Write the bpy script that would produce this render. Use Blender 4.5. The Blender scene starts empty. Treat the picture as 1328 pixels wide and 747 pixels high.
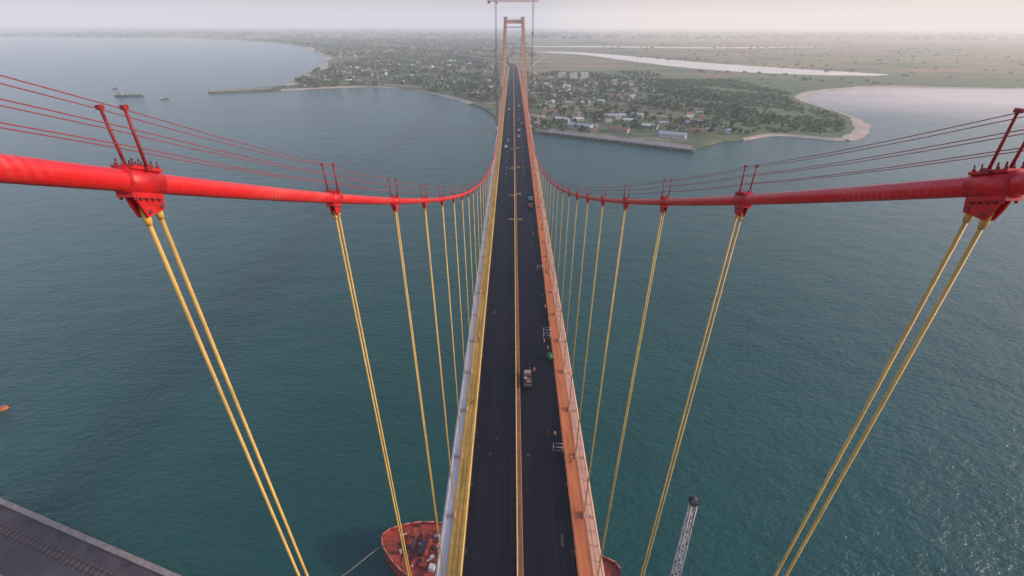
import bpy, bmesh, math, random
import numpy as np
from mathutils import Vector, Matrix
from mathutils.geometry import tessellate_polygon
random.seed(7); rng=np.random.default_rng(7)
scene=bpy.context.scene
scene.view_settings.view_transform='Standard'
scene.view_settings.look='None'
scene.view_settings.exposure=0

# ------------------------------------------------------------ materials
def newmat(name):
    m=bpy.data.materials.new(name); m.use_nodes=True
    nt=m.node_tree; b=nt.nodes['Principled BSDF']
    return m,nt,b
def N(nt,t,**kw):
    n=nt.nodes.new(t)
    for k,v in kw.items(): setattr(n,k,v)
    return n
def ramp(nt,fac,stops):
    r=N(nt,'ShaderNodeValToRGB')
    els=r.color_ramp.elements
    while len(els)<len(stops): els.new(0.5)
    for e,(p,c) in zip(els,stops):
        e.position=p; e.color=(*c,1) if len(c)==3 else c
    nt.links.new(fac,r.inputs[0]); return r.outputs[0]
def noise(nt,scale,detail=4,rough=.55,mapscale=None,coord='Object'):
    tc=N(nt,'ShaderNodeTexCoord'); mp=N(nt,'ShaderNodeMapping')
    if mapscale: mp.inputs['Scale'].default_value=mapscale
    nt.links.new(tc.outputs[coord],mp.inputs[0])
    n=N(nt,'ShaderNodeTexNoise'); n.inputs['Scale'].default_value=scale
    n.inputs['Detail'].default_value=detail; n.inputs['Roughness'].default_value=rough
    nt.links.new(mp.outputs[0],n.inputs['Vector']); return n.outputs[0]
def mixc(nt,fac,a,b,mode='MIX'):
    m=N(nt,'ShaderNodeMix',data_type='RGBA',blend_type=mode)
    for s,val in ((m.inputs[0],fac),(m.inputs[6],a),(m.inputs[7],b)):
        if isinstance(val,(int,float)): s.default_value=val
        elif isinstance(val,tuple): s.default_value=(*val,1)
        else: nt.links.new(val,s)
    return m.outputs[2]
def mr(nt,src,a,b_,c=0,d=1):
    n=N(nt,'ShaderNodeMapRange'); n.inputs[1].default_value=a; n.inputs[2].default_value=b_; n.inputs[3].default_value=c; n.inputs[4].default_value=d
    nt.links.new(src,n.inputs[0]); return n.outputs[0]
def mth(nt,op,a,b_):
    n=N(nt,'ShaderNodeMath',operation=op)
    for i,v in enumerate((a,b_)):
        if isinstance(v,(int,float)): n.inputs[i].default_value=v
        else: nt.links.new(v,n.inputs[i])
    return n.outputs[0]
def simple(name,c,rough=.6,metal=0,var=.25,scale=1.0,mapscale=None,bump=0,coord='Object'):
    m,nt,b=newmat(name)
    n=noise(nt,scale,4,.65,mapscale,coord)
    d=tuple(x*(1-var) for x in c); l=tuple(min(1,x*(1+var)) for x in c)
    nt.links.new(ramp(nt,n,[(.3,d),(.7,l)]),b.inputs['Base Color'])
    b.inputs['Roughness'].default_value=rough; b.inputs['Metallic'].default_value=metal
    if bump:
        bp=N(nt,'ShaderNodeBump'); bp.inputs['Strength'].default_value=bump; bp.inputs['Distance'].default_value=.05
        nt.links.new(n,bp.inputs['Height']); nt.links.new(bp.outputs[0],b.inputs['Normal'])
    return m

# ------------------------------------------------------------ mesh builder
class MB:
    def __init__(s): s.v=[];s.f=[];s.m=[];s.sm=[]
    def face(s,idx,mi=0,sm=False): s.f.append(idx); s.m.append(mi); s.sm.append(sm)
    def box(s,c,size,mi=0,rz=0,taper=(1,1),M=None,shift=(0,0)):
        b=len(s.v); cx,cy,cz=c; x,y,z=[q/2 for q in size]; cr,sr=math.cos(rz),math.sin(rz)
        for zz,tx,ty,ox,oy in ((-z,1,1,0,0),(z,taper[0],taper[1],shift[0],shift[1])):
            for sx,sy in ((-1,-1),(1,-1),(1,1),(-1,1)):
                px,py=sx*x*tx+ox,sy*y*ty+oy
                p=Vector((cx+px*cr-py*sr,cy+px*sr+py*cr,cz+zz))
                if M is not None: p=M@p
                s.v.append(tuple(p))
        for q in ((3,2,1,0),(4,5,6,7),(0,1,5,4),(1,2,6,5),(2,3,7,6),(3,0,4,7)):
            s.face([b+i for i in q],mi)
    def tube(s,pts,r,n=8,mi=0,cap=True,M=None,sm=True):
        pts=[Vector(p) for p in pts]; b=len(s.v); k=len(pts)
        rs=r if isinstance(r,(list,tuple)) else [r]*k
        for i,p in enumerate(pts):
            t=(pts[min(i+1,k-1)]-pts[max(i-1,0)])
            t=t.normalized() if t.length>1e-9 else Vector((0,0,1))
            up=Vector((1,0,0)) if abs(t.x)<.8 else Vector((0,0,1))
            a=t.cross(up).normalized(); c=t.cross(a)
            for j in range(n):
                an=2*math.pi*j/n
                q=p+(a*math.cos(an)+c*math.sin(an))*rs[i]
                if M is not None: q=M@q
                s.v.append(tuple(q))
        for i in range(k-1):
            for j in range(n):
                s.face([b+i*n+j,b+i*n+(j+1)%n,b+(i+1)*n+(j+1)%n,b+(i+1)*n+j],mi,sm)
        if cap:
            s.face([b+j for j in range(n)][::-1],mi); s.face([b+(k-1)*n+j for j in range(n)],mi)
    def quad(s,a,b_,c,d,mi=0):
        b=len(s.v); s.v+= [tuple(a),tuple(b_),tuple(c),tuple(d)]; s.face([b,b+1,b+2,b+3],mi)
    def prism(s,poly,axis_a,axis_b,ext,o,mi=0):
        b=len(s.v); n=len(poly); A,B,E,O=map(Vector,(axis_a,axis_b,ext,o))
        for sg in (-.5,.5):
            for (p,q) in poly: s.v.append(tuple(O+A*p+B*q+E*sg))
        s.face([b+i for i in range(n)],mi); s.face([b+n+i for i in range(n)][::-1],mi)
        for i in range(n): s.face([b+i,b+(i+1)%n,b+n+(i+1)%n,b+n+i],mi)
    def lattice(s,p0,p1,w,seg,rc,rd,mi=0,w1=None):
        p0,p1=Vector(p0),Vector(p1); w1=w1 or w; t=(p1-p0).normalized()
        up=Vector((1,0,0)) if abs(t.x)<.8 else Vector((0,0,1))
        a=t.cross(up).normalized(); c=t.cross(a)
        def P(i,k):
            f=i/seg; ww=(w+(w1-w)*f)/2; sx,sy=((-1,-1),(1,-1),(1,1),(-1,1))[k%4]
            return p0+(p1-p0)*f+a*sx*ww+c*sy*ww
        for k in range(4): s.tube([P(0,k),P(seg,k)],rc,5,mi)
        for i in range(seg):
            for k in range(4):
                s.tube([P(i,k),P(i+1,k+1)] if i%2 else [P(i,k+1),P(i+1,k)],rd,4,mi,False)
                s.tube([P(i,k),P(i,k+1)],rd,4,mi,False)
    def mesh(s,name,mats):
        me=bpy.data.meshes.new(name); me.from_pydata(s.v,[],s.f)
        for m in mats: me.materials.append(m)
        me.polygons.foreach_set('material_index',s.m); me.polygons.foreach_set('use_smooth',s.sm)
        me.update(); return me
    def obj(s,name,mats,parent=None,loc=(0,0,0)):
        o=bpy.data.objects.new(name,s.mesh(name,mats)); scene.collection.objects.link(o)
        o.location=loc
        if parent: o.parent=parent
        return o
def inst(name,me,loc,rz=0,sc=1):
    o=bpy.data.objects.new(name,me); scene.collection.objects.link(o)
    o.location=loc; o.rotation_euler=(0,0,rz)
    o.scale=(sc,sc,sc) if isinstance(sc,(int,float)) else sc
    return o
def empty(name,loc=(0,0,0)):
    o=bpy.data.objects.new(name,None); scene.collection.objects.link(o); o.location=loc; return o

# ------------------------------------------------------------ world, sun, camera
SUN_EL,SUN_AZ=math.radians(22),math.radians(97)
w=bpy.data.worlds.new("World"); scene.world=w; w.use_nodes=True
nt=w.node_tree; bg=nt.nodes['Background']
sky=nt.nodes.new('ShaderNodeTexSky'); sky.sky_type='NISHITA'; sky.sun_disc=False
sky.sun_elevation=SUN_EL; sky.sun_rotation=SUN_AZ; sky.dust_density=2.2; sky.air_density=1.3; sky.ozone_density=3.5
tint=mixc(nt,1.0,sky.outputs[0],(1.46,1.27,1.42),'MULTIPLY')
nt.links.new(tint,bg.inputs[0]); bg.inputs[1].default_value=.15
sd=bpy.data.lights.new('sun','SUN'); sd.energy=2.5; sd.angle=math.radians(4); sd.color=(1,.78,.56)
so=bpy.data.objects.new('sun',sd); scene.collection.objects.link(so)
sv=Vector((math.sin(SUN_AZ)*math.cos(SUN_EL),math.cos(SUN_AZ)*math.cos(SUN_EL),math.sin(SUN_EL)))
so.rotation_euler=sv.to_track_quat('Z','Y').to_euler(); so.location=(0,0,400)
cam=bpy.data.cameras.new('camera'); co=bpy.data.objects.new('camera',cam); scene.collection.objects.link(co)
CAMZ=132
co.location=(-1.4,0,CAMZ)
co.rotation_euler=(Matrix.Rotation(math.radians(90-30.2),3,'X')@Matrix.Rotation(math.radians(.22),3,'Z')).to_euler()
cam.sensor_width=36; cam.lens=16.0; cam.clip_start=.1; cam.clip_end=60000
scene.camera=co

# haze : thin homogeneous volumes, emission imitates scattered light (sea haze + added warm glow on the right)
def haze(name,c,size,sig,L,esig):
    hz=MB(); hz.box(c,size)
    hm=bpy.data.materials.new(name+'_volume'); hm.use_nodes=True; nt=hm.node_tree
    nt.nodes.remove(nt.nodes['Principled BSDF'])
    va=N(nt,'ShaderNodeVolumeAbsorption'); va.inputs['Color'].default_value=(0,0,0,1); va.inputs['Density'].default_value=sig
    em=N(nt,'ShaderNodeEmission'); em.inputs[0].default_value=(*L,1); em.inputs[1].default_value=esig
    ad=N(nt,'ShaderNodeAddShader'); nt.links.new(va.outputs[0],ad.inputs[0]); nt.links.new(em.outputs[0],ad.inputs[1])
    nt.links.new(ad.outputs[0],nt.nodes['Material Output'].inputs['Volume'])
    hz.obj('haze',[hm])
haze('sea_haze',(0,0,240),(42000,42000,490),1/7000,(.70,.70,.78),1/7000)
haze('warm_glow_haze',(10650,0,235),(20000,41000,470),1/30000,(1.0,.70,.42),1/16000)  # emissive box added to warm the sky and distance on the right

# ------------------------------------------------------------ water
wm,nt,b=newmat('sea_water')
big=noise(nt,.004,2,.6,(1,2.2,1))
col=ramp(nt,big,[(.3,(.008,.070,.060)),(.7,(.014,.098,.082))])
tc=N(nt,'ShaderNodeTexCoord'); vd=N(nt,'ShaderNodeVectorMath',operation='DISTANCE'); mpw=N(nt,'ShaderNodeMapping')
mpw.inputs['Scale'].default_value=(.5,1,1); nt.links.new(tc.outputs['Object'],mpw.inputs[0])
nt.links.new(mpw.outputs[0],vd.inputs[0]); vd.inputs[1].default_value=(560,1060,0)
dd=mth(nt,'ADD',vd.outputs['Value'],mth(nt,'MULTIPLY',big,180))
nt.links.new(mixc(nt,mr(nt,dd,480,200,0,1),col,(.80,.60,.50)),b.inputs['Base Color'])  # pink sky reflection over the right-hand bay, painted into the base colour
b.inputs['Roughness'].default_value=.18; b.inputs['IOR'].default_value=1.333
n1=noise(nt,.28,4,.62,(1,1.9,1)); n2=noise(nt,.045,2,.5,(1,1.6,1))
ma=N(nt,'ShaderNodeMath',operation='MULTIPLY_ADD'); nt.links.new(n2,ma.inputs[0]); ma.inputs[1].default_value=1.6; nt.links.new(n1,ma.inputs[2])
bp=N(nt,'ShaderNodeBump'); bp.inputs['Strength'].default_value=.8; bp.inputs['Distance'].default_value=1.0
nt.links.new(ma.outputs[0],bp.inputs['Height']); nt.links.new(bp.outputs[0],b.inputs['Normal'])
R=16000
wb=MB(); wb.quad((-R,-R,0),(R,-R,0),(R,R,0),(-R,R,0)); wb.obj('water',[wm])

# ------------------------------------------------------------ land
coast=[(-16000,6600),(-9000,5600),(-4987,5049),(-3400,4950),(-2460,4400),(-1602,3640),(-1016,2650),(-765,2080),(-637,1651),
(-574,1345),(-553,1175),(-650,1082),(-638,1050),(-520,1100),(-407,1160),(-298,1160),(-172,1053),(-78,912),(-30,775),(-22,690),(38,651),
(211,549),(225,568),(257,594),(301,616),(356,645),(408,625),(437,620),(502,688),(553,789),(558,885),(575,985),(639,1077),(755,1160),
(923,1221),(1235,1190),(2500,1300),(6000,1700),(16000,2500)]
hard={(38,651),(211,549),(225,568)}
def catmull(pts,closed=False,step=25,jit=0):
    out=[];n=len(pts)
    for i in range(n-1 if not closed else n):
        p0=pts[(i-1)%n if closed else max(i-1,0)];p1=pts[i];p2=pts[(i+1)%n];p3=pts[(i+2)%n if closed else min(i+2,n-1)]
        L=math.hypot(p2[0]-p1[0],p2[1]-p1[1]); k=max(2,min(26,int(L/step)))
        straight=(tuple(p1) in hard and tuple(p2) in hard)
        for j in range(k):
            t=j/k
            if straight: q=(p1[0]+(p2[0]-p1[0])*t,p1[1]+(p2[1]-p1[1])*t)
            else:
                q=tuple(.5*((2*p1[a])+(-p0[a]+p2[a])*t+(2*p0[a]-5*p1[a]+4*p2[a]-p3[a])*t*t+(-p0[a]+3*p1[a]-3*p2[a]+p3[a])*t**3) for a in (0,1))
                if j>0 and jit: q=(q[0]+random.uniform(-jit,jit),q[1]+random.uniform(-jit,jit))
            out.append(q)
    if not closed: out.append(tuple(pts[-1]))
    return out
cl=catmull(coast,False,14,1.6)
landpoly=cl+[(16000,16000),(-16000,16000)]
def sheet(name,poly,z,mat,skirt=None):
    m=MB(); m.v=[(x,y,z) for x,y in poly]; tris=tessellate_polygon([[Vector((x,y,0)) for x,y in poly]])
    for t in tris:
        a,b_,c=[Vector(m.v[i]) for i in t]
        m.face(list(t) if (b_-a).cross(c-a).z>0 else list(t)[::-1])
    if skirt is not None:
        n=len(poly); m.v+=[(x,y,skirt) for x,y in poly]
        for i in range(n): m.face([i,(i+1)%n,n+(i+1)%n,n+i])
    return m.obj(name,[mat])
gm,nt,b=newmat('coastal_ground')
tc=N(nt,'ShaderNodeTexCoord'); sx=N(nt,'ShaderNodeSeparateXYZ'); nt.links.new(tc.outputs['Object'],sx.inputs[0])
nz=noise(nt,.0022,4,.6); fine=noise(nt,.03,6,.7); med=noise(nt,.006,6,.68,(.4,1.3,1))
town=ramp(nt,fine,[(.36,(.05,.085,.03)),(.48,(.10,.135,.05)),(.58,(.20,.18,.09)),(.70,(.42,.33,.22))])
field=ramp(nt,med,[(.30,(.05,.09,.03)),(.43,(.12,.15,.05)),(.51,(.22,.19,.075)),(.61,(.34,.22,.10)),(.75,(.38,.22,.12))])
mang=ramp(nt,fine,[(.3,(.075,.12,.035)),(.65,(.14,.18,.06))])
yy=mth(nt,'ADD',sx.outputs[1],mth(nt,'MULTIPLY',nz,900)); xx=mth(nt,'ADD',sx.outputs[0],mth(nt,'MULTIPLY',fine,120))
c1=mixc(nt,mr(nt,yy,1650,2050),town,field)
mm=mth(nt,'MULTIPLY',mr(nt,xx,300,380),mr(nt,yy,2050,1800))
c2=mixc(nt,mm,c1,mang)
lf=mth(nt,'MULTIPLY',mr(nt,xx,0,-150),mr(nt,yy,4200,5200,1,.5))
c3=mixc(nt,mth(nt,'MULTIPLY',lf,.65),c2,ramp(nt,med,[(.35,(.04,.08,.025)),(.6,(.09,.12,.045)),(.75,(.28,.22,.12))]))
c4=mixc(nt,mr(nt,yy,5600,7600,0,.7),c3,(.05,.065,.045))
nt.links.new(c4,b.inputs['Base Color']); b.inputs['Roughness'].default_value=.95
sheet('terrain',landpoly,2.0,gm,-1.0)
lag=[(120,2700),(344,2660),(573,2290),(715,2010),(900,1760),(1088,1560),(1130,1500),(1008,1470),(790,1530),(609,1700),(496,1960),(346,2420),(200,2600)]
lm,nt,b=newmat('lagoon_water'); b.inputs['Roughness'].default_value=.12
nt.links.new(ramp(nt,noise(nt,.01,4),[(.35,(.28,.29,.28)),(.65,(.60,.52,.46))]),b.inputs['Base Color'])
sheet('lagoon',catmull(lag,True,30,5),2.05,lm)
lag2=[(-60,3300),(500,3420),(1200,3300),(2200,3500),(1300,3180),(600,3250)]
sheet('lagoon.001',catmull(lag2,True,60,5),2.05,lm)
sand=simple('beach_sand',(.50,.40,.30),.9,0,.2,.05)
def ribbon(name,pts,win,wout,mat,zin=2.06,zout=.05):
    m=MB();n=len(pts)
    for i,(x,y) in enumerate(pts):
        a=Vector(pts[max(i-1,0)]);c=Vector(pts[min(i+1,n-1)]);t=(c-a).normalized(); nl=Vector((-t.y,t.x))
        e=.6+.4*math.sin(i*.21)+.15*math.sin(i*.83)
        wi=win*e*random.uniform(.85,1.1); wo=wout*e*random.uniform(.85,1.1)
        m.v.append((x+nl.x*wi,y+nl.y*wi,zin)); m.v.append((x+nl.x*.3,y+nl.y*.3,zin)); m.v.append((x-nl.x*wo,y-nl.y*wo,zout))
    for i in range(n-1):
        for k in (0,1): m.face([3*i+k,3*i+k+1,3*i+k+4,3*i+k+3],0,True)
    return m.obj(name,[mat])
def seg(a,b_):
    ia=min(range(len(cl)),key=lambda i:math.dist(cl[i],a)); ib=min(range(len(cl)),key=lambda i:math.dist(cl[i],b_))
    return cl[ia:ib+1]
ribbon('beach',seg((-3400,4950),(-553,1175)),30,18,sand)
ribbon('beach.001',seg((-520,1100),(-78,912)),7,7,sand)
ribbon('beach.002',seg((301,616),(437,620)),4,4,sand)
ribbon('beach.003',seg((437,620),(575,985)),8,13,sand)
ribbon('beach.004',seg((575,985),(2500,1300)),7,9,sand)

stone=simple('rubble_stone',(.38,.31,.24),.9,0,.4,.5)
jt=MB()
for i in range(160):
    t=i/160; x=-553-105*t+random.uniform(-4,4); y=1120-55*t+random.uniform(-4,4)
    s=random.uniform(2,5); jt.box((x,y,1.6),(s,s,s*.8),0,random.uniform(0,3),(.7,.7))
jt.obj('stone_jetty',[stone])

# ------------------------------------------------------------ distant vegetation
def pip(px,py,poly):
    P=np.array(poly); x1,y1=P[:,0],P[:,1]; x2,y2=np.roll(x1,-1),np.roll(y1,-1)
    ins=np.zeros(len(px),bool)
    for a,b_,c,d in zip(x1,y1,x2,y2):
        if b_==d: continue
        cond=((b_>py)!=(d>py))&(px<(c-a)*(py-b_)/(d-b_)+a); ins^=cond
    return ins
landc=[p for p in landpoly]
def leafmass(name,pos,rad,hgt,K,mats,trunk=True):
    n=len(pos); k=K
    ctr=np.repeat(np.column_stack([pos,2+hgt*.62]),k,0); r=np.repeat(rad,k); h=np.repeat(hgt,k)
    d=rng.normal(size=(n*k,3)); d/=np.linalg.norm(d,axis=1)[:,None]; d*=rng.uniform(.45,1.05,(n*k,1))
    c=ctr+d*np.column_stack([r,r,h*.42])
    u=rng.normal(size=(n*k,3)); u/=np.linalg.norm(u,axis=1)[:,None]
    t=rng.normal(size=(n*k,3)); v=np.cross(u,t); v/=np.linalg.norm(v,axis=1)[:,None]
    s=(r*rng.uniform(.28,.6,n*k))[:,None]
    V=np.stack([c-u*s-v*s*.6,c+u*s*.8-v*s,c+u*s+v*s*.7,c-u*s*.7+v*s],1).reshape(-1,3)
    Fn=n*k
    if trunk:
        a=np.column_stack([pos,np.full(n,1.9)]); top=np.column_stack([pos,2+hgt*.6]); o=np.array([.35,0,0])
        V2=np.stack([a-o,a+o,top+o*.6,top-o*.6],1).reshape(-1,3); V=np.vstack([V,V2]); Fn+=n
    me=bpy.data.meshes.new(name); me.vertices.add(len(V)); me.vertices.foreach_set('co',V.ravel())
    me.loops.add(Fn*4); me.loops.foreach_set('vertex_index',np.arange(Fn*4,dtype=np.int32))
    me.polygons.add(Fn); me.polygons.foreach_set('loop_start',np.arange(0,Fn*4,4,dtype=np.int32))
    mi=np.repeat(rng.integers(0,len(mats)-1,n),k); 
    if trunk: mi=np.concatenate([mi,np.full(n,len(mats)-1)])
    for m in mats: me.materials.append(m)
    me.update(calc_edges=True); me.polygons.foreach_set('material_index',mi.astype(np.int32))
    o=bpy.data.objects.new(name,me); scene.collection.objects.link(o); return o
fol=[simple('foliage_dark',(.034,.068,.020),.9,0,.4,.2),simple('foliage_mid',(.068,.118,.030),.9,0,.4,.2),simple('foliage_light',(.12,.165,.045),.9,0,.35,.2),simple('bark',(.12,.09,.06),.9)]
def scatter(n,x0,x1,y0,y1,clump=0,thr=.5):
    px=rng.uniform(x0,x1,n); py=rng.uniform(y0,y1,n)
    if clump:
        f=np.sin(px/clump+1.3)*np.cos(py/clump*1.1+.4)+np.sin(px/clump*2.3+py/clump*1.7)*.6
        keep=rng.uniform(-1.2,1.2,n)<f+thr; px,py=px[keep],py[keep]
    k=pip(px,py,landc); px,py=px[k],py[k]
    k=~pip(px,py,lag); px,py=px[k],py[k]
    k=~((np.abs(px)<22)&(py<1500)); px,py=px[k],py[k]
    k=~((px<-535)&(py<1190)); px,py=px[k],py[k]
    return np.column_stack([px,py])
p=scatter(4000,-620,-18,930,2300,45,-.1); leafmass('distant_trees',p,rng.uniform(2.5,6,len(p)),rng.uniform(5,11,len(p)),13,fol)
p=scatter(5200,-2200,100,2200,4800,130,0); leafmass('distant_trees.001',p,rng.uniform(6,13,len(p)),rng.uniform(7,12,len(p)),9,fol)
p=scatter(2500,20,420,640,1500,40,-.1); leafmass('distant_trees.002',p,rng.uniform(2,5,len(p)),rng.uniform(4,10,len(p)),14,fol)
p=scatter(6000,330,600,655,1350,50,0)
p=p[(p[:,0]>350-(p[:,1]-620)*.12)]; p=p[pip(p[:,0]+18,p[:,1]-8,landc)]
leafmass('mangrove_thicket',p,rng.uniform(1.8,3.8,len(p)),rng.uniform(1.0,2.6,len(p)),8,[fol[1],fol[2],fol[2],fol[2],fol[3]],False)
p=scatter(2200,560,3500,1250,4200,160,-.5); leafmass('distant_bushes',p,rng.uniform(3,8,len(p)),rng.uniform(2,4,len(p)),8,fol,False)
p=scatter(3400,-5500,9000,5000,9000,300,.1); leafmass('distant_trees.003',p,rng.uniform(14,40,len(p)),rng.uniform(5,9,len(p)),8,fol,False)

# ------------------------------------------------------------ buildings
wallm=[simple('plaster_white',(.62,.58,.52),.8,0,.15,.4),simple('plaster_tan',(.42,.33,.24),.8,0,.2,.4),simple('plaster_blue',(.30,.38,.45),.8,0,.2,.4)]
roofm=[simple('roof_zinc',(.42,.43,.45),.45,.2,.2,.5),simple('roof_rust',(.25,.12,.08),.8,0,.3,.5),simple('roof_white',(.60,.59,.57),.6,0,.12,.5),simple('roof_blue',(.20,.27,.34),.6,0,.2,.5)]
glass=simple('window_glass',(.03,.04,.05),.15,0,.2); doorm=simple('door_wood',(.10,.06,.04),.7)
def house(L,W,H,wm_,rm_,rh,storeys=1):
    m=MB(); m.box((0,0,H/2),(L,W,H),0)
    if rh>0:
        m.prism([(-W/2-.6,0),(W/2+.6,0),(0,rh)],(0,1,0),(0,0,1),(L+1.2,0,0),(0,0,H+.003),1)
    else:
        m.box((0,0,H+.2),(L+.5,W+.5,.4),1); m.box((L*.2,0,H+1.2),(L*.2,W*.4,1.6),0)
    for s_ in range(storeys):
        z=H/storeys*(s_+.55); k=max(2,int(L/3.5))
        for i in range(k):
            x=-L/2+(i+.5)*L/k
            for sy in (-1,1):
                if s_==0 and i==k//2 and sy<0: m.box((x,sy*W/2,1.05),(1.1,.12,2.1),3)
                else: m.box((x,sy*W/2,z),(1.3,.12,1.1),2)
    return m.mesh('house',[wm_,rm_,glass,doorm])
hv=[house(11,8,3,wallm[0],roofm[0],1.8),house(9,7,3,wallm[1],roofm[1],2),house(14,9,3.2,wallm[0],roofm[2],2),house(10,8,3,wallm[2],roofm[3],1.6),house(12,7,3,wallm[1],roofm[0],1.5),house(13,9,6,wallm[0],roofm[1],2.2,2)]
wh=[house(34,13,5,wallm[0],roofm[0],2.4),house(26,12,5,wallm[1],roofm[1],2.2),house(22,11,4.5,wallm[2],roofm[2],2)]
ap=house(24,14,22,wallm[0],roofm[2],0,7)
placed=[]
def put(name,me,x,y,rz,r,sc=1):
    for a,b_,c in placed:
        if math.hypot(a-x,b_-y)<r+c: return False
    placed.append((x,y,r)); inst(name,me,(x,y,1.95),rz,sc); return True
for (x,y,k,rz) in [(95,678,0,-.5),(146,655,1,-.5),(75,732,2,-.45),(210,622,0,-.45),(195,680,2,-.5),(60,800,1,.2),(250,650,1,-.3),(160,760,0,.1)]:
    put('warehouse',wh[k],x,y,rz,15)
for (x,y) in [(128,1320),(158,1310),(188,1322)]: put('apartment_block',ap,x,y,.1,14,(.8,.8,.8))
def inland(x,y): return bool(pip(np.array([x]),np.array([y]),landc)[0])
cnt=0
for i in range(2200):
    if cnt>=260: break
    z=random.random()
    if z<.56: x,y=random.uniform(-560,-30),random.uniform(960,2000)
    elif z<.9: x,y=random.uniform(30,320),random.uniform(650,1350)
    else: x,y=random.uniform(-900,-300),random.uniform(1900,2800)
    if abs(x)<26 or not inland(x,y) or not inland(x,y-14) or not inland(x-14,y-8): continue
    if put('house',random.choice(hv),x,y,random.choice([.1,.3,1.6,-.4,1.2]),8,random.uniform(.8,1.15)): cnt+=1
dirt=simple('sand_track',(.46,.35,.24),.95,0,.2,.08)
def road(name,pts,wd,z,mat):
    m=MB(); p=catmull(pts,False,20,0); n=len(p)
    for i,(x,y) in enumerate(p):
        a=Vector(p[max(i-1,0)]);c=Vector(p[min(i+1,n-1)]);t=(c-a).normalized()
        m.v+=[(x-t.y*wd/2,y+t.x*wd/2,z),(x+t.y*wd/2,y-t.x*wd/2,z)]
    for i in range(n-1): m.face([2*i,2*i+1,2*i+3,2*i+2])
    return m.obj(name,[mat])
road('dirt_road',[(40,690),(60,900),(90,1200),(60,1700),(150,2300)],7,2.02,dirt)
road('dirt_road.001',[(60,900),(190,820),(300,740)],6,2.03,dirt)
road('dirt_road.002',[(-540,1200),(-380,1230),(-200,1150),(-60,1100),(75,1080),(300,1150)],7,2.03,dirt)
road('dirt_road.003',[(-560,1330),(-470,1600),(-560,2100),(-700,2900)],12,2.02,dirt)
conc=simple('quay_concrete',(.30,.28,.26),.85,0,.25,.3); dark=simple('tyre_rubber',(.03,.03,.03),.8)
q=MB(); ang=math.atan2(549-651,211-38); Lq=math.hypot(173,102)
mx,my=124.5,600
q.box((mx+6.5*math.sin(-ang)*1,my+0,.9),(Lq,3,5.2),0,ang)
q.box((mx+8,my+13,2.2),(Lq-6,20,.9),1,ang)
for i in range(26):
    t=(i+.5)/26-.5; q.box((mx+t*Lq*math.cos(ang)-1.2,my+t*Lq*math.sin(ang)-1.9,1.6),(1.6,.8,2.6),2,ang)
for i in range(12):
    t=(i+.5)/12-.5; q.box((mx+t*Lq*math.cos(ang),my+t*Lq*math.sin(ang),3.8),(.6,.6,.7),2,ang)
q.obj('quay',[conc,simple('quay_apron',(.24,.22,.20),.9,0,.3,.1),dark])
sheet('construction_yard',[(-20,700),(30,668),(60,700),(40,800),(-14,800)],2.045,simple('yard_gravel',(.33,.28,.23),.9,0,.25,.1))

# ------------------------------------------------------------ bridge
bridge=empty('suspension_bridge')
T0,T1=-4.0,676.0; CABZ=134.33; SAG=68.0; CX=10.94
def zc(y):
    t=(y-T0)/(T1-T0); return CABZ-4*SAG*t*(1-t)+.42*math.exp(-(y-T0)/15)
def zd(y):
    if T0<=y<=T1: return 58.5+4*(1-((y-336)/340)**2)
    if y<T0: return 58.5-.03*(T0-y)
    return 58.5-.030*(y-T1)
def xd(y): return -.00018*(y-1100)**2 if y>1100 else 0
cm,nt,b=newmat('cable_red_paint')
n=noise(nt,.35,4,.6,(3,.25,3)); n3=noise(nt,9,4,.65)
wv=N(nt,'ShaderNodeTexWave',wave_type='BANDS',bands_direction='Y'); tc=N(nt,'ShaderNodeTexCoord'); nt.links.new(tc.outputs['Object'],wv.inputs[0])
wv.inputs['Scale'].default_value=1.3; wv.inputs['Distortion'].default_value=1.2
red=ramp(nt,n3,[(.3,(.64,.014,.016)),(.7,(.78,.026,.024))])
scuff=mixc(nt,ramp(nt,n,[(.50,(0,0,0)),(.70,(1,1,1))]),(0,0,0),wv.outputs[0])
scf=N(nt,'ShaderNodeMath',operation='MULTIPLY'); nt.links.new(scuff,scf.inputs[0]); scf.inputs[1].default_value=.26
nt.links.new(mixc(nt,scf.outputs[0],red,(.84,.36,.30)),b.inputs['Base Color']); b.inputs['Roughness'].default_value=.34
bp=N(nt,'ShaderNodeBump'); bp.inputs['Strength'].default_value=.09; bp.inputs['Distance'].default_value=.02
nt.links.new(wv.outputs[0],bp.inputs['Height']); nt.links.new(bp.outputs[0],b.inputs['Normal'])
clampm=simple('clamp_red_paint',(.60,.016,.016),.4,0,.3,3,None,.2)
darkred=simple('post_red_paint',(.32,.022,.02),.5,0,.3,4)
bolt=simple('bolt_steel',(.25,.06,.06),.4,.5,.3,5)
yel=simple('hanger_yellow',(.68,.44,.10),.5,0,.22,.6,(6,6,1))
wire=simple('wire_rope_red',(.40,.06,.06),.5,0,.2,3)
for sgn in (-1,1):
    m=MB(); pts=[(sgn*CX,y,zc(y)) for y in np.linspace(T0,T1,341)]
    m.tube(pts,.275,20,0,True)
    m.tube([(sgn*CX,T1,CABZ),(sgn*CX,T1+140,CABZ-46),(sgn*CX,T1+285,48)],.275,12,0)
    m.tube([(sgn*CX,T0,CABZ+.42),(sgn*CX,T0-130,CABZ-44),(sgn*CX,T0-270,46)],.275,12,0)
    m.obj('main_cable',[cm],bridge)
HY=[11.4+12*i for i in range(56)]
cl_=MB(); hg=MB(); ps=MB(); wr=MB()
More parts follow.
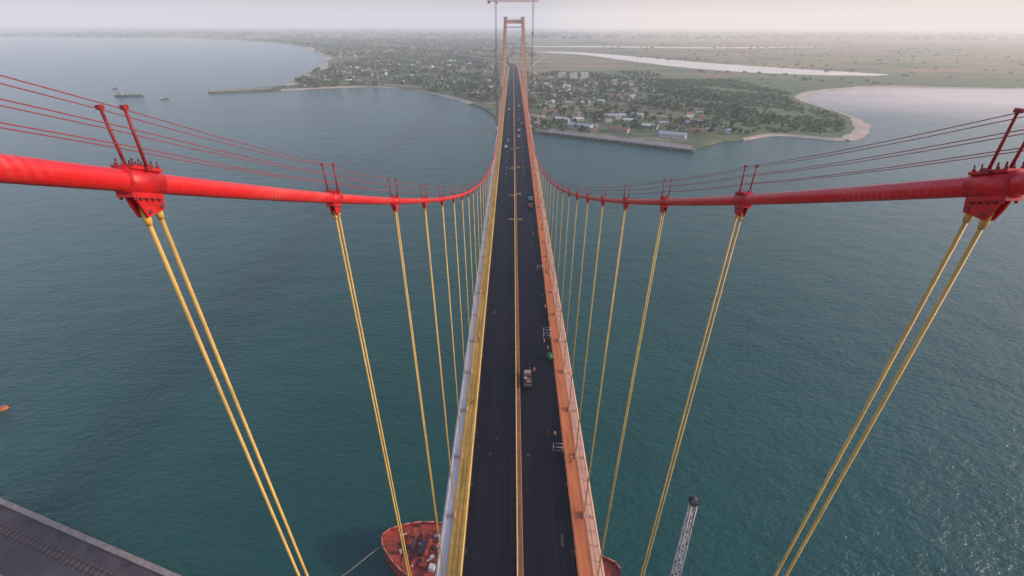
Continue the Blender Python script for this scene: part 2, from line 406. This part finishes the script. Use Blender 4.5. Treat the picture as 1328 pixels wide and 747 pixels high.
for sgn in (-1,1):
    tops={}
    for y in HY:
        z=zc(y); t=Vector((0,1,(zc(y+.5)-zc(y-.5)))).normalized()
        a=math.atan2(t.z,t.y); M=Matrix.Translation((sgn*CX,y,z))@Matrix.Rotation(a,4,'X')
        near=y<130
        n=18 if near else 8
        cl_.tube([(0,-.58,0),(0,-.53,0),(0,-.51,0),(0,.51,0),(0,.53,0),(0,.58,0)],[.285,.31,.345,.345,.31,.285],n,0,True,M)
        cl_.box((0,0,.33),(.52,.98,.08),0,0,(1,1),M)
        cl_.box((0,0,-.34),(.42,1.0,.14),0,0,(1,1),M)
        for ox in ((-.11,.11) if near else (0,)):
            cl_.prism([(-.46,-.28),(.46,-.28),(.42,-.52),(.32,-.84),(-.32,-.84),(-.42,-.52)],(0,1,0),(0,0,1),(.06,0,0),(sgn*CX+ox,y,z),0)
        if near:
            for i in range(5):
                for ox in (-.2,.2):
                    cl_.tube([(ox,-.4+i*.2,.25),(ox,-.4+i*.2,.54)],.022,6,1,True,M)
                    cl_.tube([(ox,-.4+i*.2,.37),(ox,-.4+i*.2,.43)],.045,6,1,True,M,False)
                    cl_.tube([(ox*.9,-.4+i*.2,-.47),(ox*.9,-.4+i*.2,-.39)],.04,6,1,True,M,False)
            for oy in (-.22,.22):
                cl_.tube([(sgn*CX-.18,y+oy,z-.72),(sgn*CX+.18,y+oy,z-.72)],.06,10,1)
        zb=zd(y)+.9
        for oy in (-.23,.23):
            x=sgn*CX
            hg.tube([(x,y+oy,z-.60),(x,y+oy,z-.95),(x,y+oy,z-1.1)],[.09,.10,.07],8,0)
            hg.tube([(x,y+oy,z-.95),(x,y+oy,zb)],.058,7 if near else 4,0)
            hg.tube([(x,y+oy,zb),(x,y+oy,zb-.9)],.11,6,0)
        for ox in (-.26,.26):
            b0=(ox,0,.3); 
            p0=M@Vector(b0); p1=p0+Vector((ox*.12,0,1.5))
            ps.tube([p0,p1],.038,6,0); ps.box(tuple(p1),(.10,.16,.10),0)
            ps.box(tuple(p0+Vector((0,0,.05))),(.14,.18,.12),0)
            for hh in (1.45,1.0,.55): tops.setdefault((ox,hh),[]).append(p0+Vector((ox*.12*hh/1.5,0,hh)))
    for (ox,hh),L in tops.items():
        L2=[Vector((sgn*CX+ox,T0,zc(T0)+.3+hh))]+L
        fine_=[]
        for a,b_ in zip(L2[:-1],L2[1:]):
            for k in range(4):
                t=k/4; q_=a.lerp(b_,t); q_.z-=.10*4*t*(1-t); fine_.append(q_)
        fine_.append(L2[-1]); wr.tube(fine_,.013,4,0)
cl_.obj('cable_clamps',[clampm,bolt],bridge); hg.obj('hangers',[yel],bridge); ps.obj('handrope_posts',[darkred],bridge); wr.obj('handropes',[wire],bridge)

asph,nt,b=newmat('fresh_asphalt')
a1=noise(nt,.9,5,.6,(1.3,.02,1)); a2=noise(nt,.05,5,.6,(2,.6,1)); a3=noise(nt,25,2,.5)
c=ramp(nt,a1,[(.3,(.004,.005,.011)),(.55,(.009,.010,.018)),(.75,(.026,.024,.032))])
c=mixc(nt,.5,c,ramp(nt,a2,[(.35,(.004,.005,.011)),(.7,(.028,.026,.032))]))
nt.links.new(c,b.inputs['Base Color']); b.inputs['Roughness'].default_value=.6; b.inputs['Specular IOR Level'].default_value=.2
bp=N(nt,'ShaderNodeBump'); bp.inputs['Strength'].default_value=.3; bp.inputs['Distance'].default_value=.01
nt.links.new(a3,bp.inputs['Height']); nt.links.new(bp.outputs[0],b.inputs['Normal'])
steel=simple('girder_paint',(.45,.44,.42),.6,0,.15,.2)
ochre=simple('walkway_ochre',(.58,.33,.06),.7,0,.35,.8,(1,.15,1))
pale=simple('fairing_pale_paint',(.66,.60,.56),.6,0,.2,.8,(1,.12,1))
orange=simple('walkway_orange',(.58,.18,.06),.7,0,.3,.8,(1,.15,1))
salmon=simple('fairing_salmon_paint',(.60,.36,.25),.65,0,.25,.8,(1,.12,1))
medm=simple('median_brown',(.24,.11,.05),.8,0,.35,1,(2,.15,1))
cream=simple('barrier_cream',(.72,.53,.18),.55,0,.2,.8)
orail=simple('barrier_orange',(.50,.20,.08),.55,0,.2,.8)
greyr=simple('railing_galvanised',(.50,.48,.45),.5,.3,.2,1)
ys=[T0-260+10*i for i in range(26)]+[T0+8.5*i for i in range(81)]+[T1+12*i for i in range(1,150)]
def strip(m,prof,mi):
    for (x0,z0),(x1,z1) in zip(prof[:-1],prof[1:]):
        for ya,yb in zip(ys[:-1],ys[1:]):
            m.quad((x0+xd(ya),ya,zd(ya)+z0),(x1+xd(ya),ya,zd(ya)+z1),(x1+xd(yb),yb,zd(yb)+z1),(x0+xd(yb),yb,zd(yb)+z0),mi)
dk=MB()
strip(dk,[(-8.8,.01),(-.55,.07)],0); strip(dk,[(.55,.07),(8.8,.01)],0)
strip(dk,[(-.55,.07),(-.55,.2),(.55,.2),(.55,.07)],1)
strip(dk,[(-11.2,-.1),(-11.2,.16),(-8.8,.16),(-8.8,.01)],2); strip(dk,[(8.8,.01),(8.8,.16),(11.2,.16),(11.2,-.1)],3)
strip(dk,[(-13.1,-1.1),(-12.7,-.3),(-11.2,-.1)],4); strip(dk,[(11.2,-.1),(12.7,-.3),(13.1,-1.1)],5)
strip(dk,[(-13.1,-1.1),(-7,-3.2),(7,-3.2),(13.1,-1.1)],6)
dk.obj('deck',[asph,medm,ochre,orange,pale,salmon,steel],bridge)
def rails(name,x,mat,post_h,heights,step,y0,y1,rw=.06,zb=.16,tilt=0):
    m=MB(); y=y0
    while y<y1:
        m.box((x+xd(y),y,zd(y)+zb+post_h/2),(.12,.14,post_h),0); y+=step
    yy_=[v for v in ys if y0<=v<=y1]
    for hh in heights:
        for ya,yb in zip(yy_[:-1],yy_[1:]):
            a=Vector((x+xd(ya),ya,zd(ya)+zb+hh)); b_=Vector((x+xd(yb),yb,zd(yb)+zb+hh))
            m.tube([a,b_],rw,4,0,False,None,False)
    m.obj(name,[mat],bridge)
rails('median_barrier',-.42,cream,.95,[.9,.55],2.0,T0-100,T1+700,.09,.2)
rails('median_barrier',.42,orail,.8,[.75],2.0,T0-100,T1+700,.04,.2)
rails('crash_barrier',-8.95,cream,1.0,[.95,.6,.3],2.0,T0-100,T1+700,.07)
rails('crash_barrier',8.95,orail,1.0,[.95,.6,.3],2.0,T0-100,T1+700,.07)
rails('edge_railing',-12.5,greyr,1.15,[1.1,.75,.4],2.4,T0-100,T1+700,.045,-.28)
rails('edge_railing',12.5,salmon,1.15,[1.1,.75,.4],2.4,T0-100,T1+700,.045,-.28)
an=MB()
for y in HY:
    for s_ in (-1,1):
        an.box((s_*CX,y,zd(y)+.35),(.36,1.5,.5),0,0,(.8,.85))
        an.box((s_*11.9,y,zd(y)-.12),(1.5,.5,.12),0)
        an.box((s_*8.55,y+6,zd(y+6)+.03),(.4,.9,.03),1)
an.obj('hanger_anchorages',[salmon,dark],bridge)
pm=simple('road_paint',(.55,.55,.52),.6,0,.3,2)
ln=MB()
for s_ in (-1,1):
    for y in np.arange(240,676,12.0):
        x=s_*4.7; z=.045
        ln.quad((x-.07,y,zd(y)+z),(x+.07,y,zd(y)+z),(x+.07,y+4,zd(y+4)+z),(x-.07,y+4,zd(y+4)+z))
ln.obj('lane_markings',[pm],bridge)
pt=MB()
for i in range(70):
    y=random.uniform(36,260); x=random.choice([-1,1])*random.uniform(1.2,8.2); a,b_=random.uniform(.08,.35),random.uniform(.3,2.2)
    z=.011+.06*(1-(abs(x)-.55)/8.25)+.006+i*.0004
    pt.quad((x-a,y,zd(y)+z),(x+a*.7,y-.1,zd(y)+z),(x+a,y+b_,zd(y+b_)+z),(x-a*.6,y+b_*.9,zd(y+b_*.9)+z),random.choice([0,0,1]))
pt.obj('paving_patches',[simple('fresh_tar',(.004,.004,.006),.35),simple('dust_patch',(.07,.06,.05),.9)],bridge)

tcon=simple('tower_concrete',(.66,.42,.31),.8,0,.15,.12,(1,1,.4))
def tower(yc,ground):
    m=MB()
    for s_ in (-1,1):
        zs=[ground,20,56,100,137.5]; xs=[19,18,16.2,13,11.0]; wx=[6.5,6,5.2,4.6,4.2]; wy=[8.5,8,6.4,5.4,5.0]
        b=len(m.v)
        for z,x,a,c_ in zip(zs,xs,wx,wy):
            for qx,qy in ((-1,-1),(1,-1),(1,1),(-1,1)): m.v.append((s_*x+qx*a/2,yc+qy*c_/2,z))
        for i in range(4):
            for j in range(4): m.face([b+i*4+j,b+i*4+(j+1)%4,b+i*4+4+(j+1)%4,b+i*4+4+j],0)
        m.face([b+16,b+17,b+18,b+19],0)
        m.box((s_*19,yc,ground+1),(14,16,4),0)
        m.box((s_*11,yc,138.2),(5,5.6,1.4),0)
        for i in range(4): m.box((s_*(9.2+i*1.2),yc-2.6,139.4),(.08,.08,1.1),1); m.box((s_*(9.2+i*1.2),yc+2.6,139.4),(.08,.08,1.1),1)
    m.box((0,yc,133.7),(18,4.0,4.4),0); m.box((0,yc,52.2),(30,5.8,5),0); m.box((0,yc,127.5),(19,2.6,1.2),0)
    for i in range(10):
        for oy in (-1.9,1.9): m.box((-8+i*1.78,yc+oy,136.5),(.08,.08,1.2),1)
    for oy in (-1.9,1.9): m.box((0,yc+oy,137.1),(16.2,.06,.06),1)
    return m.obj('bridge_tower',[tcon,darkred],bridge)
tower(T0-1,1.5); tower(T1+1,1.5)
pr=MB()
for y in list(np.arange(T1+60,2400,45))+list(np.arange(T0-240,T0-40,45)):
    h=zd(y)-3.2
    for s_ in (-1,1): pr.box((s_*6+xd(y),y,h/2-.2),(2.4,2.4,h),0)
    pr.box((xd(y),y,h-1),(17,2.8,2),0)
pr.box((0,T1+290,24),(30,26,48),0)
pr.obj('approach_piers',[simple('pier_concrete',(.40,.37,.33),.85,0,.15,.2)],bridge)

cr=simple('crane_red_paint',(.42,.10,.07),.6)
m=MB(); m.lattice((-17.5-6,T1+2,2),(-17.5-6,T1+2,155),2,50,.18,.10)
m.lattice((-34,T1+2,156),(32,T1+2,156),1.6,30,.16,.09); m.lattice((-23.5,T1+2,155),(-23.5,T1+2,164),1.4,4,.13,.08,0,.4)
m.tube([(-23.5,T1+2,164),(10,T1+2,156.6)],.07,4); m.tube([(-23.5,T1+2,164),(-32.5,T1+2,156.6)],.07,4); m.box((-32,T1+2,154.6),(3,1.6,2.6)); m.box((-22,T1+.5,154),(1.6,1.6,2.2))
m.obj('tower_crane',[cr])
m=MB(); m.lattice((24,T1-1,2),(24,T1-1,162),1.8,52,.17,.09); m.box((24,T1-1,120),(2.4,2.4,3))
m.obj('construction_hoist_mast',[cr])
# ------------------------------------------------------------ near quay
nearm,nt,b=newmat('old_quay_surface')
c=ramp(nt,noise(nt,.12,8,.7),[(.3,(.050,.036,.04)),(.6,(.10,.08,.085)),(.75,(.18,.14,.12))]); nt.links.new(c,b.inputs['Base Color']); b.inputs['Roughness'].default_value=.85
d=Vector((62.2,-20.1)).normalized(); nn=Vector((d.y,-d.x))
if nn.y>0: nn=-nn
P0=Vector((-99,68.5))
A=P0-d*500; B=P0+d*47; 
poly=[tuple(A),tuple(B),(0,14),(300,8),(900,-60),(900,-900),(-900,-900),(-900,float(A.y))]
sheet('quayside_ground',poly[::-1],3.2,nearm,-2)
nq=MB(); Lw=547; mid=(A+B)/2; rz=math.atan2(d.y,d.x)
nq.box((mid.x-nn.x*.2,mid.y-nn.y*.2,1.9),(Lw,1.4,3.9),0,rz)
for i in range(180):
    p=P0-d*(300-i*1.9)
    nq.box((p.x+nn.x*5.5,p.y+nn.y*5.5,3.28),(.35,2.6,.14),2,rz)
    if i%4==0: nq.box((p.x-nn.x*1.1,p.y-nn.y*1.1,1.6),(1.2,.7,2.4),1,rz)
    if i%7==0: nq.tube([(p.x+nn.x*1.5,p.y+nn.y*1.5,3.2),(p.x+nn.x*1.5,p.y+nn.y*1.5,3.9)],[.25,.4],8,1)
for o_ in (4.7,6.3): 
    c=mid+nn*o_; nq.box((c.x,c.y,3.42),(Lw-4,.12,.14),3,rz)
for o_ in (14,30):
    c=mid+nn*o_; nq.box((c.x,c.y,3.23),(Lw-30,.5,.05),0,rz)
nq.obj('quay_wall',[simple('quay_cope',(.28,.23,.20),.85,0,.35,.5),dark,simple('sleeper_timber',(.16,.11,.09),.9,0,.3,1),simple('rail_steel',(.12,.07,.06),.5,.6)])

# ------------------------------------------------------------ ship under the bridge
hullr=simple('ship_red_paint',(.34,.035,.022),.6,0,.5,.25); deckr=simple('ship_deck_rust',(.32,.05,.03),.8,0,.6,.6,None,.2)
white=simple('ship_white_paint',(.62,.60,.56),.5,0,.15,.8); shdark=simple('ship_dark_gear',(.05,.045,.05),.6)
ship=empty('cargo_ship',(4,66,0)); ship.rotation_euler=(0,0,math.radians(168))
m=MB(); st=[(-23,6.5),(-21.5,8.0),(-17,9),(20,9),(26,8.7),(30,8.0),(33.5,7.0),(36.5,5.6),(39,4.0),(41,2.4),(42.3,.25)]
def ring(x,wd,zt,zb):
    return [(x,-wd,zt),(x,-wd*.92,zb),(x,wd*.92,zb),(x,wd,zt)]
def zt(x): return 6+ (max(0,x-22)/20)**1.5*2.6
for x,wd in st: m.v+=ring(x,wd,zt(x),-1)
for i in range(len(st)-1):
    a=i*4
    for j in range(3): m.face([a+j,a+4+j,a+5+j,a+j+1],0,False)
m.face([0,1,2,3],0)
hull=m.obj('hull',[hullr],ship)
m=MB()
for i in range(len(st)-1):
    (x0,w0),(x1,w1)=st[i],st[i+1]; z0,z1=zt(x0)-1,zt(x1)-1
    m.quad((x0,-w0+.2,z0),(x1,-w1+.2 if w1>.5 else -.1,z1),(x1,w1-.2 if w1>.5 else .1,z1),(x0,w0-.2,z0))
m.obj('main_deck',[deckr],ship)
m=MB()
for i in range(len(st)-1):
    (x0,w0),(x1,w1)=st[i],st[i+1]
    for s_ in (-1,1): m.tube([(x0,s_*w0,zt(x0)+.05),(x1,s_*w1,zt(x1)+.05)],.2,6,4)
m.box((10,0,6.2),(12,11,2),0); m.box((10,0,7.35),(12.6,11.6,.3),2)
m.box((-6,0,8.5),(11,13,7),1); m.box((-6,0,13.5),(8,14,3),1); m.box((-6,0,13.6),(8.05,12,1),3); m.box((-9,0,17),(2.4,3,4),0)
m.box((30,0,7.0),(2.4,3.4,1.2),3); m.tube([(29,-2.4,7.4),(29,2.4,7.4)],.6,12,0); m.tube([(33,-1.5,8.1),(33,1.5,8.1)],.45,12,3)
m.box((26,4.5,7.0),(1.4,1.4,1.6),1); m.box((26,-4.5,7.0),(1.4,1.4,1.6),2)
m.tube([(25,0,6),(25,0,15)],[.4,.22],8,1); m.tube([(25,-2,12.5),(25,2,12.5)],.12,6,1)
for s_ in (-1,1):
    for x in (24,28,34,37.5): m.tube([(x,s_*(3 if x>34 else 6.0),zt(x)-1),(x,s_*(3 if x>34 else 6.0),zt(x)-.1)],.28,8,3)
m.tube([(36,0,8),(36,0,12)],.12,6,1)
for i in range(90):
    x=random.uniform(20,37); m.box((x,random.uniform(-4.8,4.8)*(1 if x<33 else .6),zt(x)-.75),(random.uniform(.2,1.3),random.uniform(.2,1.0),random.uniform(.2,.9)),random.choice([0,1,2,3,3,0]),random.uniform(0,3))
for k in range(7):
    m.tube([(20+2.5*k,-4.5,zt(20+2.5*k)-.85),(21+2.5*k,0,zt(21+2.5*k)-.85),(19.6+2.5*k,4.5,zt(20+2.5*k)-.85)],.09,5,random.choice([0,3,1]))
m.obj('deck_gear',[deckr,white,hullr,shdark,simple('bulwark_pink_rust',(.45,.16,.12),.7,0,.3,1)],ship)
m=MB(); m.tube([(-36.5,73,7.8),(-44,67,6.0),(-52,60.5,5.0),(-60,52.5,3.8)],.10,6); m.obj('mooring_rope',[simple('rope',(.3,.27,.22),.9)])
m=MB(); A_=Vector((37,57,6)); B_=Vector((40.8,66,36))
m.lattice(A_,B_,1.7,16,.16,.09,0,1.2); m.box(tuple(B_+Vector((.1,.3,.4))),(1.8,2.0,1.4),1)
m.tube([B_+Vector((-.6,.6,.8)),B_+Vector((.8,.6,.8))],.6,12,1)
m.box((36.5,50,5),(4,6,4),2); m.tube([A_,(36,48,20),B_+Vector((0,0,1))],.06,5,1,False)
m.tube([(36,50,6),(36,48,20)],.15,6,0); m.tube([B_+Vector((.4,1.0,0)),(41.2,67.1,30)],.05,4,1); m.box((41.2,67.1,29.5),(.5,.5,.9),1)
m.box((36.5,50,1.5),(14,14,3),3)
m.obj('boom_crane',[simple('boom_grey',(.50,.46,.44),.5,.2,.3,1),shdark,simple('crane_cab_grey',(.3,.28,.27),.6),simple('pontoon_rust',(.2,.08,.05),.8,0,.4,.4)])

def boat(name,L,W,H,loc,rz,mats,cab=True):
    m=MB(); ss=[(-.5,.8),(-.3,1),(.15,1),(.35,.7),(.5,.06)]
    for x,wd in ss: m.v+=[(x*L,-wd*W/2,H+(.25*H if x>.3 else 0)),(x*L,-wd*W*.4,-.5),(x*L,wd*W*.4,-.5),(x*L,wd*W/2,H+(.25*H if x>.3 else 0))]
    for i in range(4):
        a=i*4
        for j in range(3): m.face([a+j,a+4+j,a+5+j,a+j+1],0)
        m.face([a,a+3,a+7,a+4],1)
    m.face([0,1,2,3],0)
    if cab:
        m.box((-.3*L,0,H+H*.5),(.16*L,W*.7,H),2); m.box((-.3*L,0,H+H*1.25),(.1*L,W*.55,H*.5),2); m.box((-.3*L,0,H+H*1.27),(.102*L,W*.5,H*.2),3)
        m.tube([(-.34*L,0,H*2),(-.34*L,0,H*3.4)],.02*W,6,2)
        for k in (-.1,.08,.24): m.box((k*L,0,H+.3),(.13*L,W*.6,H*.3+.2),1)
    o=m.obj(name,mats); o.location=loc; o.rotation_euler=(0,0,rz); return o
bm=simple('boat_hull_dark',(.10,.12,.12),.6); 
boat('cargo_barge',52,12,3,(-785,1000,0),.1,[bm,simple('barge_deck',(.20,.24,.14),.8),simple('barge_cabin',(.3,.3,.26),.6),glass])
boat('fishing_boat',14,4,1.4,(-690,965,0),.8,[bm,deckr,white,glass])
boat('fishing_boat',12,3.5,1.3,(-905,1120,0),.3,[bm,deckr,white,glass])
boat('small_orange_boat',5,2.2,.9,(-202,130,0),.5,[simple('boat_orange',(.6,.18,.04),.5),simple('boat_orange_deck',(.5,.2,.08),.6),simple('boat_cabin',(.55,.3,.15),.5),glass])

# ------------------------------------------------------------ vehicles on deck
tyre=dark; 
def truck_mesh(cabm,bedm):
    m=MB(); m.box((0,-.2,.75),(1.9,5.2,.25),3)
    m.box((0,1.9,1.5),(2.0,1.5,1.5),0,0,(.92,.8),None,(0,-.12)); m.box((0,2.52,1.72),(1.7,.10,.55),2); 
    for s_ in (-1,1): m.box((s_*.985,1.95,1.75),(.06,.8,.45),2); m.box((s_*.7,2.7,1.0),(.3,.08,.2),4)
    m.box((0,2.68,.85),(1.95,.12,.3),3)
    m.box((0,-.9,1.0),(2.1,3.6,.12),1)
    for s_ in (-1,1): m.box((s_*1.03,-.9,1.35),(.08,3.6,.6),1)
    m.box((0,-2.72,1.35),(2.1,.08,.6),1); m.box((0,.86,1.5),(2.1,.08,.95),1)
    m.box((.2,-1.1,1.35),(1.3,1.8,.6),5,.1); m.box((-.5,-.1,1.3),(.7,.8,.5),4,.3)
    for s_ in (-1,1):
        for y in (1.75,-1.8): m.tube([(s_*.72,y,.42),(s_*1.0,y,.42)],.42,14,3); 
        for y in (1.75,-1.8): m.tube([(s_*.98,y,.42),(s_*1.02,y,.42)],.2,8,4)
    return m.mesh('truck',[cabm,bedm,glass,tyre,white,bedm])
def car_mesh(pm_):
    m=MB(); prof=[(-2.1,.35),(-2.15,.75),(-1.95,.95),(-1.2,1.0),(-.85,1.42),(.45,1.45),(1.05,1.0),(1.95,.85),(2.15,.6),(2.1,.35)]
    m.prism(prof,(0,1,0),(0,0,1),(1.72,0,0),(0,0,0),0)
    m.prism([(-1.08,1.03),(-.8,1.38),(.42,1.4),(.92,1.03)],(0,1,0),(0,0,1),(1.75,0,0),(0,0,0),1)
    m.quad((-.75,.52,1.425),(.75,.52,1.425),(.78,1.03,1.03),(-.78,1.03,1.03),1); m.quad((-.75,-.9,1.40),(.75,-.9,1.40),(.78,-1.2,1.03),(-.78,-1.2,1.03),1)
    for s_ in (-1,1):
        for y in (1.35,-1.35): m.tube([(s_*.68,y,.33),(s_*.9,y,.33)],.33,14,2)
        m.box((s_*.6,2.12,.68),(.3,.08,.14),3)
        m.box((s_*.98,.7,1.0),(.18,.12,.12),0)
    return m.mesh('car',[pm_,glass,tyre,white])
tm=truck_mesh(simple('truck_cab_grey',(.34,.27,.22),.4),simple('truck_bed_brown',(.20,.12,.09),.7))
cw=car_mesh(simple('car_white',(.55,.55,.55),.3)); cs=car_mesh(simple('car_silver',(.25,.26,.28),.3,.4)); crd=car_mesh(simple('car_red',(.24,.05,.03),.35))
def on(y,z=.06): return zd(y)+z
inst('truck',tm,(2.3,80,on(80)),0,.85)
for (x,y,me) in [(-5.6,300,cw),(-4.2,316,cs),(2.8,331,cw),(3.1,352,cw),(6.6,192,crd),(-4.6,450,cw),(-5,560,cs),(6.9,201,cs),(3.4,392,cs),(4.5,470,cw)]:
    inst('car',me,(x,y,on(y)),math.pi if x<0 else 0)
inst('truck',tm,(6.2,372,on(372)),0,.9)
bar=MB()
for s_ in (-1,1):
    bar.box((s_*.95,0,.5),(.08,.08,1.0),0); bar.box((s_*.95,0,.04),(.10,.8,.06),0)
bar.box((0,0,.9),(2.2,.06,.2),0); bar.box((0,0,.5),(2.2,.06,.16),0)
ybar=simple('barricade_yellow',(.70,.52,.12),.5); barm=bar.mesh('road_barricade',[ybar])
for (x,y) in [(-1.7,176),(1.7,176),(-1.7,205),(1.6,207),(-1.8,250),(1.7,252),(-1.6,292),(1.8,296)]: inst('road_barricade',barm,(x,y,on(y)),random.uniform(-.1,.1))
fr=MB()
for sx_ in (-1,1):
    for sy_ in (-.5,.5): fr.tube([(sx_*.9,sy_,0),(sx_*.9,sy_,1.5)],.035,5)
    fr.tube([(sx_*.9,-.5,1.5),(sx_*.9,.5,1.5)],.035,5); fr.tube([(sx_*.9,-.5,.4),(sx_*.9,.5,1.2)],.025,5)
for sy_ in (-.5,.5): fr.tube([(-.9,sy_,1.5),(.9,sy_,1.5)],.035,5); fr.tube([(-.9,sy_,.7),(.9,sy_,.7)],.03,5)
frm=fr.mesh('work_trestle',[greyr])
for (x,y) in [(7.6,60.8),(7.8,96.5),(7.9,98.8),(7.9,134)]: inst('work_trestle',frm,(x,y,on(y,.03)),random.uniform(-.2,.2))
gt=MB(); gt.tube([(0,-.75,.7),(0,-.6,.7),(0,.6,.7),(0,.75,.7)],[.35,.55,.55,.35],14); gt.box((0,0,.12),(.9,1.1,.24),1); gt.tube([(0,0,1.2),(0,0,1.38)],.16,10,1)
inst('water_tank',gt.mesh('water_tank',[simple('tank_green',(.03,.20,.09),.5),dark]),(8.0,88.5,on(88,.03)),.2,1.1)
def worker(pose):
    vs=[(0,0,.95),(0,.02,1.2),(0,0,1.42),(0,.01,1.52)]; ed=[(0,1),(1,2),(2,3)]; rd=[.15,.15,.13,.06]
    def add(parent,pts,rs):
        last=parent
        for p_,r_ in zip(pts,rs): vs.append(p_); rd.append(r_); ed.append((last,len(vs)-1)); last=len(vs)-1
    k=.22 if pose else .04
    add(0,[(-.10,0,.90),(-.11,k,.50),(-.12,k*.6,.09),(-.12,k*.6+.14,.05)],[.10,.07,.05,.04])
    add(0,[(.10,0,.90),(.11,-k*.3,.50),(.12,-k*1.1,.10),(.12,-k*1.1+.14,.05)],[.10,.07,.05,.04])
    add(2,[(-.20,0,1.40),(-.26,-k*.4,1.12),(-.24,.12,.92),(-.23,.17,.84)],[.065,.05,.038,.035])
    add(2,[(.20,0,1.40),(.26,k*.5,1.12),(.22,.22+k*.3,.98),(.20,.30+k*.3,.94)],[.065,.05,.038,.035])
    me=bpy.data.meshes.new('b'); me.from_pydata(vs,ed,[]); o=bpy.data.objects.new('b',me); scene.collection.objects.link(o)
    sk=o.modifiers.new('s','SKIN'); su=o.modifiers.new('u','SUBSURF'); su.levels=1
    for i,sv_ in enumerate(me.skin_vertices[0].data): sv_.radius=(rd[i],rd[i]); sv_.use_root=(i==0)
    dg=bpy.context.evaluated_depsgraph_get(); dg.update(); em_=bpy.data.meshes.new_from_object(o.evaluated_get(dg)); bpy.data.objects.remove(o)
    em_.materials.clear()
    for mt in (trous,vest,skin,helm): em_.materials.append(mt)
    for p_ in em_.polygons:
        z=p_.center.z; x=abs(p_.center.x); p_.material_index= 0 if z<.93 and x<.19 else (2 if z>1.49 or (x>.19 and z<1.0) else 1)
    bm_=bmesh.new(); bm_.from_mesh(em_)
    nb=len(bm_.faces); bmesh.ops.create_icosphere(bm_,subdivisions=2,radius=.115,matrix=Matrix.Translation((0,.02,1.63))@Matrix.Diagonal((.88,1,1.15,1)))
    bm_.faces.ensure_lookup_table()
    for f in bm_.faces[nb:]: f.material_index=3 if f.calc_center_median().z>1.655 else 2
    nb=len(bm_.faces); bmesh.ops.create_cone(bm_,cap_ends=True,segments=14,radius1=.15,radius2=.14,depth=.02,matrix=Matrix.Translation((0,.04,1.67))); bm_.faces.ensure_lookup_table()
    for f in bm_.faces[nb:]: f.material_index=3
    bm_.to_mesh(em_); bm_.free(); return em_
trous=simple('trousers_navy',(.03,.04,.08),.9); vest=simple('hi_vis_orange',(.55,.17,.04),.8); skin=simple('skin',(.12,.06,.04),.6); helm=simple('helmet_white',(.6,.58,.5),.4)
w0,w1=worker(0),worker(1)
for i,(x,y) in enumerate([(7.3,64),(6.9,94),(7.6,91),(3.9,83),(9.9,58),(-9.9,73),(8.1,110),(-9.8,118),(9.8,132),(-9.9,95),(6.5,160)]):
    inst('construction_worker',w1 if i%2 else w0,(x,y,on(y,.16 if abs(x)>8.8 else .04)),random.uniform(0,6.28))
print('objs',len(bpy.data.objects))
